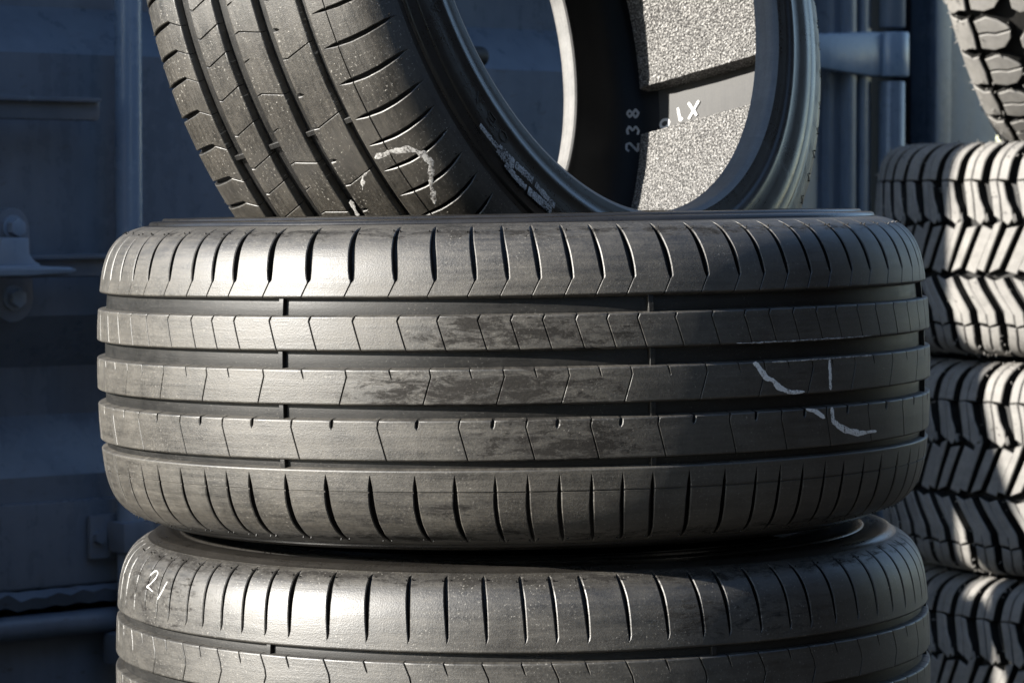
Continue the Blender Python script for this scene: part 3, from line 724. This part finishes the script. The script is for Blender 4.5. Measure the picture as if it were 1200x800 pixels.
dl = door(XL+.165, XS-.004, -.677); dr = door(XS+.004, .785, -.2)

def lock_rod(x, handle_z, handle_dir=-1, hl=.50):
    b = MB(); b.tube((x, -.040, .16), (x, -.040, HT-.06), .0185, 24); r = b.build('locking_rod', M['navy_rod'], cont)
    for z in (.365, 1.42, 2.2):
        k = MB(); k.prism([(x-.052, z-.03), (x+.052, z-.03), (x+.052, z+.03), (x-.052, z+.03)], -.020, -.0105, .003)
        k.box(x-.026, x+.026, -.062, -.018, z-.022, z+.022, .008)
        for s in (-1, 1): k.tube((x+s*.04, -.020, z), (x+s*.04, -.029, z), .009, 6)
        k.build('rod_bracket', M['navy'], r)
    k = MB(); k.box(x-.03, x+.03, -.062, -.012, .19, .235, .008); k.build('cam_keeper', M['navy_worn'], r)
    # handle lever hinged on the rod
    k = MB(); e = x+handle_dir*hl
    a0, a1 = min(x-.0*handle_dir, e), max(x, e)
    k.prism([(a0, handle_z-.014), (a1, handle_z-.014), (a1, handle_z+.017), (a0, handle_z+.017)][::-1], -.068, -.050, .0065); k.box(a0+.005, a1-.005, -.078, -.055, handle_z+.010, handle_z+.0165, .002); k.box(x-.03, x+.03, -.070, -.034, handle_z-.03, handle_z+.03, .008)
    k.build('handle', M['navy_dark'], r)
    return r
r1 = lock_rod(-.722, .733); r0 = lock_rod(-1.24, .9405, 1, .455)
r2 = lock_rod(-.235, 1.60, 1, .45); r3 = lock_rod(.40, 1.60, -1, .16)
# latch stop peeping through the big tyre: a stubby bar with a round end
b = MB(); b.tube((-.235, -.058, 1.036), (-.105, -.058, 1.032), .0150, 18, .0150, .006); b.build('rod_stop', M['gasket'], r2)
# hasp that holds the handle: back plate, flap, two bolts
b = MB()
pl = [(-.858+.0*i, 0) for i in range(0)]
cx, zt, zb, hw = -.898, .785, .692, .026
plate = [(cx+hw*math.cos(q), zt+hw*math.sin(q)) for q in np.linspace(0, math.pi, 10)]+[(cx-hw*1.15, (zt+zb)/2)]+[(cx+hw*1.25*math.cos(q), zb+hw*1.25*math.sin(q)) for q in np.linspace(math.pi, 2*math.pi, 10)]+[(cx+hw*1.15, (zt+zb)/2)]
b.prism(plate[::-1], -.026, -.014, .002); hp = b.build('handle_hasp', M['navy'], dl)
b = MB(); cx -= .030; fl = [(cx-.024,.772),(cx+.018,.772),(cx+.018,.752),(cx+.026,.742),(cx+.036,.737),(cx+.034,.729),(cx+.020,.7205),(cx+.008,.722),(cx-.006,.730),(cx-.030,.737),(cx-.030,.750)]
b.prism(fl[::-1], -.086, -.076, .003); b.box(cx-.02, cx+.014, -.078, -.020, .758, .772, .003); b.build('hasp_flap', M['navy_rod'], hp)
b = MB(); cx += .030; tp = [(-1.2,.7365),(-.91,.736),(-.850,.733),(-.838,.729),(-.850,.7255),(-.91,.7225),(-1.2,.722)]
b.prism(tp[::-1], -.094, -.074, .004); b.build('handle_tongue', M['navy_rod'], hp)
for z in (zt, zb):
    b = MB(); b.tube((cx, -.026, z), (cx, -.030, z), .0165, 20); b.tube((cx, -.030, z), (cx, -.043, z), .0125, 6, None, .0015); b.build('bolt', M['navy_rod'], hp)
# upper handle holder
b = MB(); b.box(-1.12, -.965, -.085, -.048, .951, .962, .003); b.box(-1.12, -.965, -.085, -.074, .930, .951, .003); b.box(-.973, -.963, -.085, -.02, .924, .962, .003); b.build('handle_hasp', M['navy_rod'], dl)
# hinges of the right door, and the two ribs and pin tube along its edge
def hinge(z):
    b = MB()
    b.prism([(.606, z-.018), (.614, z-.026), (.75, z-.037), (.82, z-.037), (.82, z+.037), (.75, z+.036), (.614, z+.028), (.606, z+.019)][::-1], -.040, -.009, .006)
    b.tube((.806, -.035, z-.037), (.806, -.035, z+.037), .0285, 24, None, .003)
    return b.build('hinge', M['navy_rod'], dr)
for z in (.40, 1.064, 1.72, 2.3): hinge(z)
b = MB()
for x in (.718, .749): b.box(x-.010, x+.010, -.030, -.008, .27, HT-.16, .006)
b.build('edge_seal', M['navy'], dr)
b = MB(); lim = [.24, .40-.045, .40+.045, 1.064-.044, 1.064+.044, 1.72-.044, 1.72+.044, 2.256]
for z0, z1 in zip(lim[::2], lim[1::2]):
    b.tube((.806, -.035, z0), (.806, -.035, z1), .022, 20, None, .003)
b.build('hinge_pin', M['navy'], dr)
b = MB(); b.box(.79, .926, .03, .06, .2, HT-.1); b.build('door_gap_seal', M['gasket'], dr)

# ------------------------------------------------------------------ unseen sheet, post and tyres added outside the frame to shade the right-hand stack
ply = NT('plywood'); pn = ply.noise(ply.coord('Object', (1, 1, 9)), 7, 5, .6)
ply.set('Base Color', ply.mix(pn, (.16, .11, .07), (.26, .19, .12))); ply.set('Roughness', .75)
n_ = lambda z: .06+.34*(1.40-z)
V = []
for d in (0, .018):
    for z, x0, x1 in ((GZ, -1.74, -1.30), (1.40, -1.50, -1.03)):
        V += [(x0, -n_(z)-d, z), (x1, -n_(z)-d, z)]
o = mesh_obj('shade_sheet', V, [(0,1,3,2),(4,6,7,5),(0,4,5,1),(2,3,7,6),(0,2,6,4),(1,5,7,3)], ply.m); o.matrix_world = CO
o['label'] = 'unseen plywood sheet added by the left end of the container doors to cast a slanted shadow'; o['category'] = 'sheet'
b = MB(); b.box(-1.55, -1.46, -.125, -.035, GZ, 1.0, .003)  # added unseen post, closes the lit gap below the sheet's shadow
o = b.build('shade_post', ply.m); o.matrix_world = CO; o['label'] = 'unseen short timber post added by the left end of the container doors to cast shade'; o['category'] = 'post'
def dup(src, label, mat4, group):
    r = src.copy(); COL.objects.link(r); r.matrix_world = mat4; r['label'] = label; r['group'] = group
    for ch in src.children:
        if ch.name.split('.')[0] in ('tread', 'sidewall', 'bead', 'inner_liner', 'liner_band'):
            c = ch.copy(); COL.objects.link(c); c.parent = r
for k in range(4):  # unseen stack, added for its shade on the lowest off-road tyre
    p = CO @ Vector((-2.16+.008*(k % 2), -.45, 0))
    dup(low, ('lowest', 'second', 'third', 'topmost')[k]+' road tyre of the unseen stack added left of the container to cast shade', at(p.x, p.y, .123+.275*k, 0, 0, 31*k), 'unseen road tyres added left of the container to cast shade')

# ------------------------------------------------------------------ brown container added unseen along the right to cut sky light on the tyres
BR = Matrix.Translation((2.5, 1.7, 0)) @ Matrix.Rotation(R_(-90), 4, 'Z')      # local x runs toward the camera, -y faces the tyres
bt = NT('sky_blocker_paint'); bn = bt.noise(bt.coord('Object', (1, 1, .4)), 4, 6, .65)  # near black, so the added containers throw back little light
bt.set('Base Color', bt.mix(bn, (.004, .0037, .0035), (.008, .0073, .0068))); bt.set('Roughness', .75); bt.set('Specular IOR Level', .08)
brown = thing('shipping_container', 'dull black-brown steel container added unseen along the right to block sky light', 'container', mat=BR)
b = MB(); b.box(0, 6.06, .05, 2.40, GZ+.16, 2.57); b.build('body', bt.m, brown)
b = MB(); pts = []; x = .12
while x < 5.9: pts += [(.045, x), (.045, x+.07), (.012, x+.138), (.012, x+.208)]; x += .278
m_ = bmesh.new(); rows = [[m_.verts.new((xx, yy, z)) for yy, xx in pts] for z in (GZ+.16, 2.46)]
for k in range(len(pts)-1): m_.faces.new((rows[0][k], rows[0][k+1], rows[1][k+1], rows[1][k]))
me = bpy.data.meshes.new('q'); m_.to_mesh(me); m_.free(); b.bm.from_mesh(me); bpy.data.meshes.remove(me); b.build('wall_panel', bt.m, brown, 20)
b = MB(); b.box(.11, 5.95, -.004, .10, GZ+.02, GZ+.165, .005); b.box(.11, 5.95, -.004, .10, 2.45, 2.575, .005); b.build('side_rail', bt.m, brown)
for x in (0, 5.94): b = MB(); b.box(x, x+.12, -.012, .20, GZ, 2.59, .006); b.build('corner_post', bt.m, brown)
BK = Matrix.Translation((2.3, -6.3, 0)) @ Matrix.Rotation(R_(180), 4, 'Z')       # two more added unseen behind the camera to cut sky light
for m4, lab in ((BK, 'dull black-brown container added unseen behind the viewer to block sky light, on the ground'), (BK @ Matrix.Translation((0, 0, 2.605)), 'dull black-brown container added unseen behind the viewer to block sky light, stacked on another')):
    up = brown.copy(); COL.objects.link(up); up.matrix_world = m4; up['label'] = lab
    for ch in brown.children:
        c = ch.copy(); COL.objects.link(c); c.parent = up

# ------------------------------------------------------------------ ground
bm = bmesh.new(); bmesh.ops.create_grid(bm, x_segments=2, y_segments=2, size=200)
me = bpy.data.meshes.new('ground'); bm.to_mesh(me); bm.free(); me.materials.append(M['ground'])
g = bpy.data.objects.new('ground', me); COL.objects.link(g); g.location = (0, 0, GZ); g['kind'] = 'structure'

# ------------------------------------------------------------------ light, sky, camera
SUN_EL, SUN_AZ = R_(22), R_(180+68)          # azimuth clockwise from +Y
to_sun = Vector((math.sin(SUN_AZ)*math.cos(SUN_EL), math.cos(SUN_AZ)*math.cos(SUN_EL), math.sin(SUN_EL)))
w = bpy.data.worlds.new('World'); sc.world = w; w.use_nodes = True
nt = w.node_tree; sky = nt.nodes.new('ShaderNodeTexSky'); sky.sky_type = 'NISHITA'; sky.sun_disc = False
sky.sun_elevation = SUN_EL; sky.sun_rotation = SUN_AZ; sky.altitude = 800; sky.air_density = 1.0; sky.dust_density = .4
nt.links.new(sky.outputs[0], nt.nodes['Background'].inputs[0]); nt.nodes['Background'].inputs[1].default_value = .1
ld = bpy.data.lights.new('sun', 'SUN'); ld.energy = 5; ld.angle = R_(.5); ld.color = (1, .95, .87)
lo = bpy.data.objects.new('sun', ld); COL.objects.link(lo); lo.rotation_euler = (-to_sun).to_track_quat('-Z', 'Y').to_euler(); lo.location = to_sun*10

cd = bpy.data.cameras.new('camera'); cd.sensor_width = 36; cd.lens = 36*3800/1200.; cd.clip_end = 500; cd.clip_start = .05
cam = bpy.data.objects.new('camera', cd); COL.objects.link(cam); cam.location = (0, -2.9, .815); cam.rotation_euler = (R_(90)-math.atan(160/3800), 0, 0)
cd.dof.use_dof = True; cd.dof.focus_distance = 2.62; cd.dof.aperture_fstop = 20
sc.camera = cam
sc.view_settings.view_transform = 'Standard'; sc.view_settings.look = 'None'; sc.view_settings.exposure = 1.55; sc.view_settings.gamma = 1
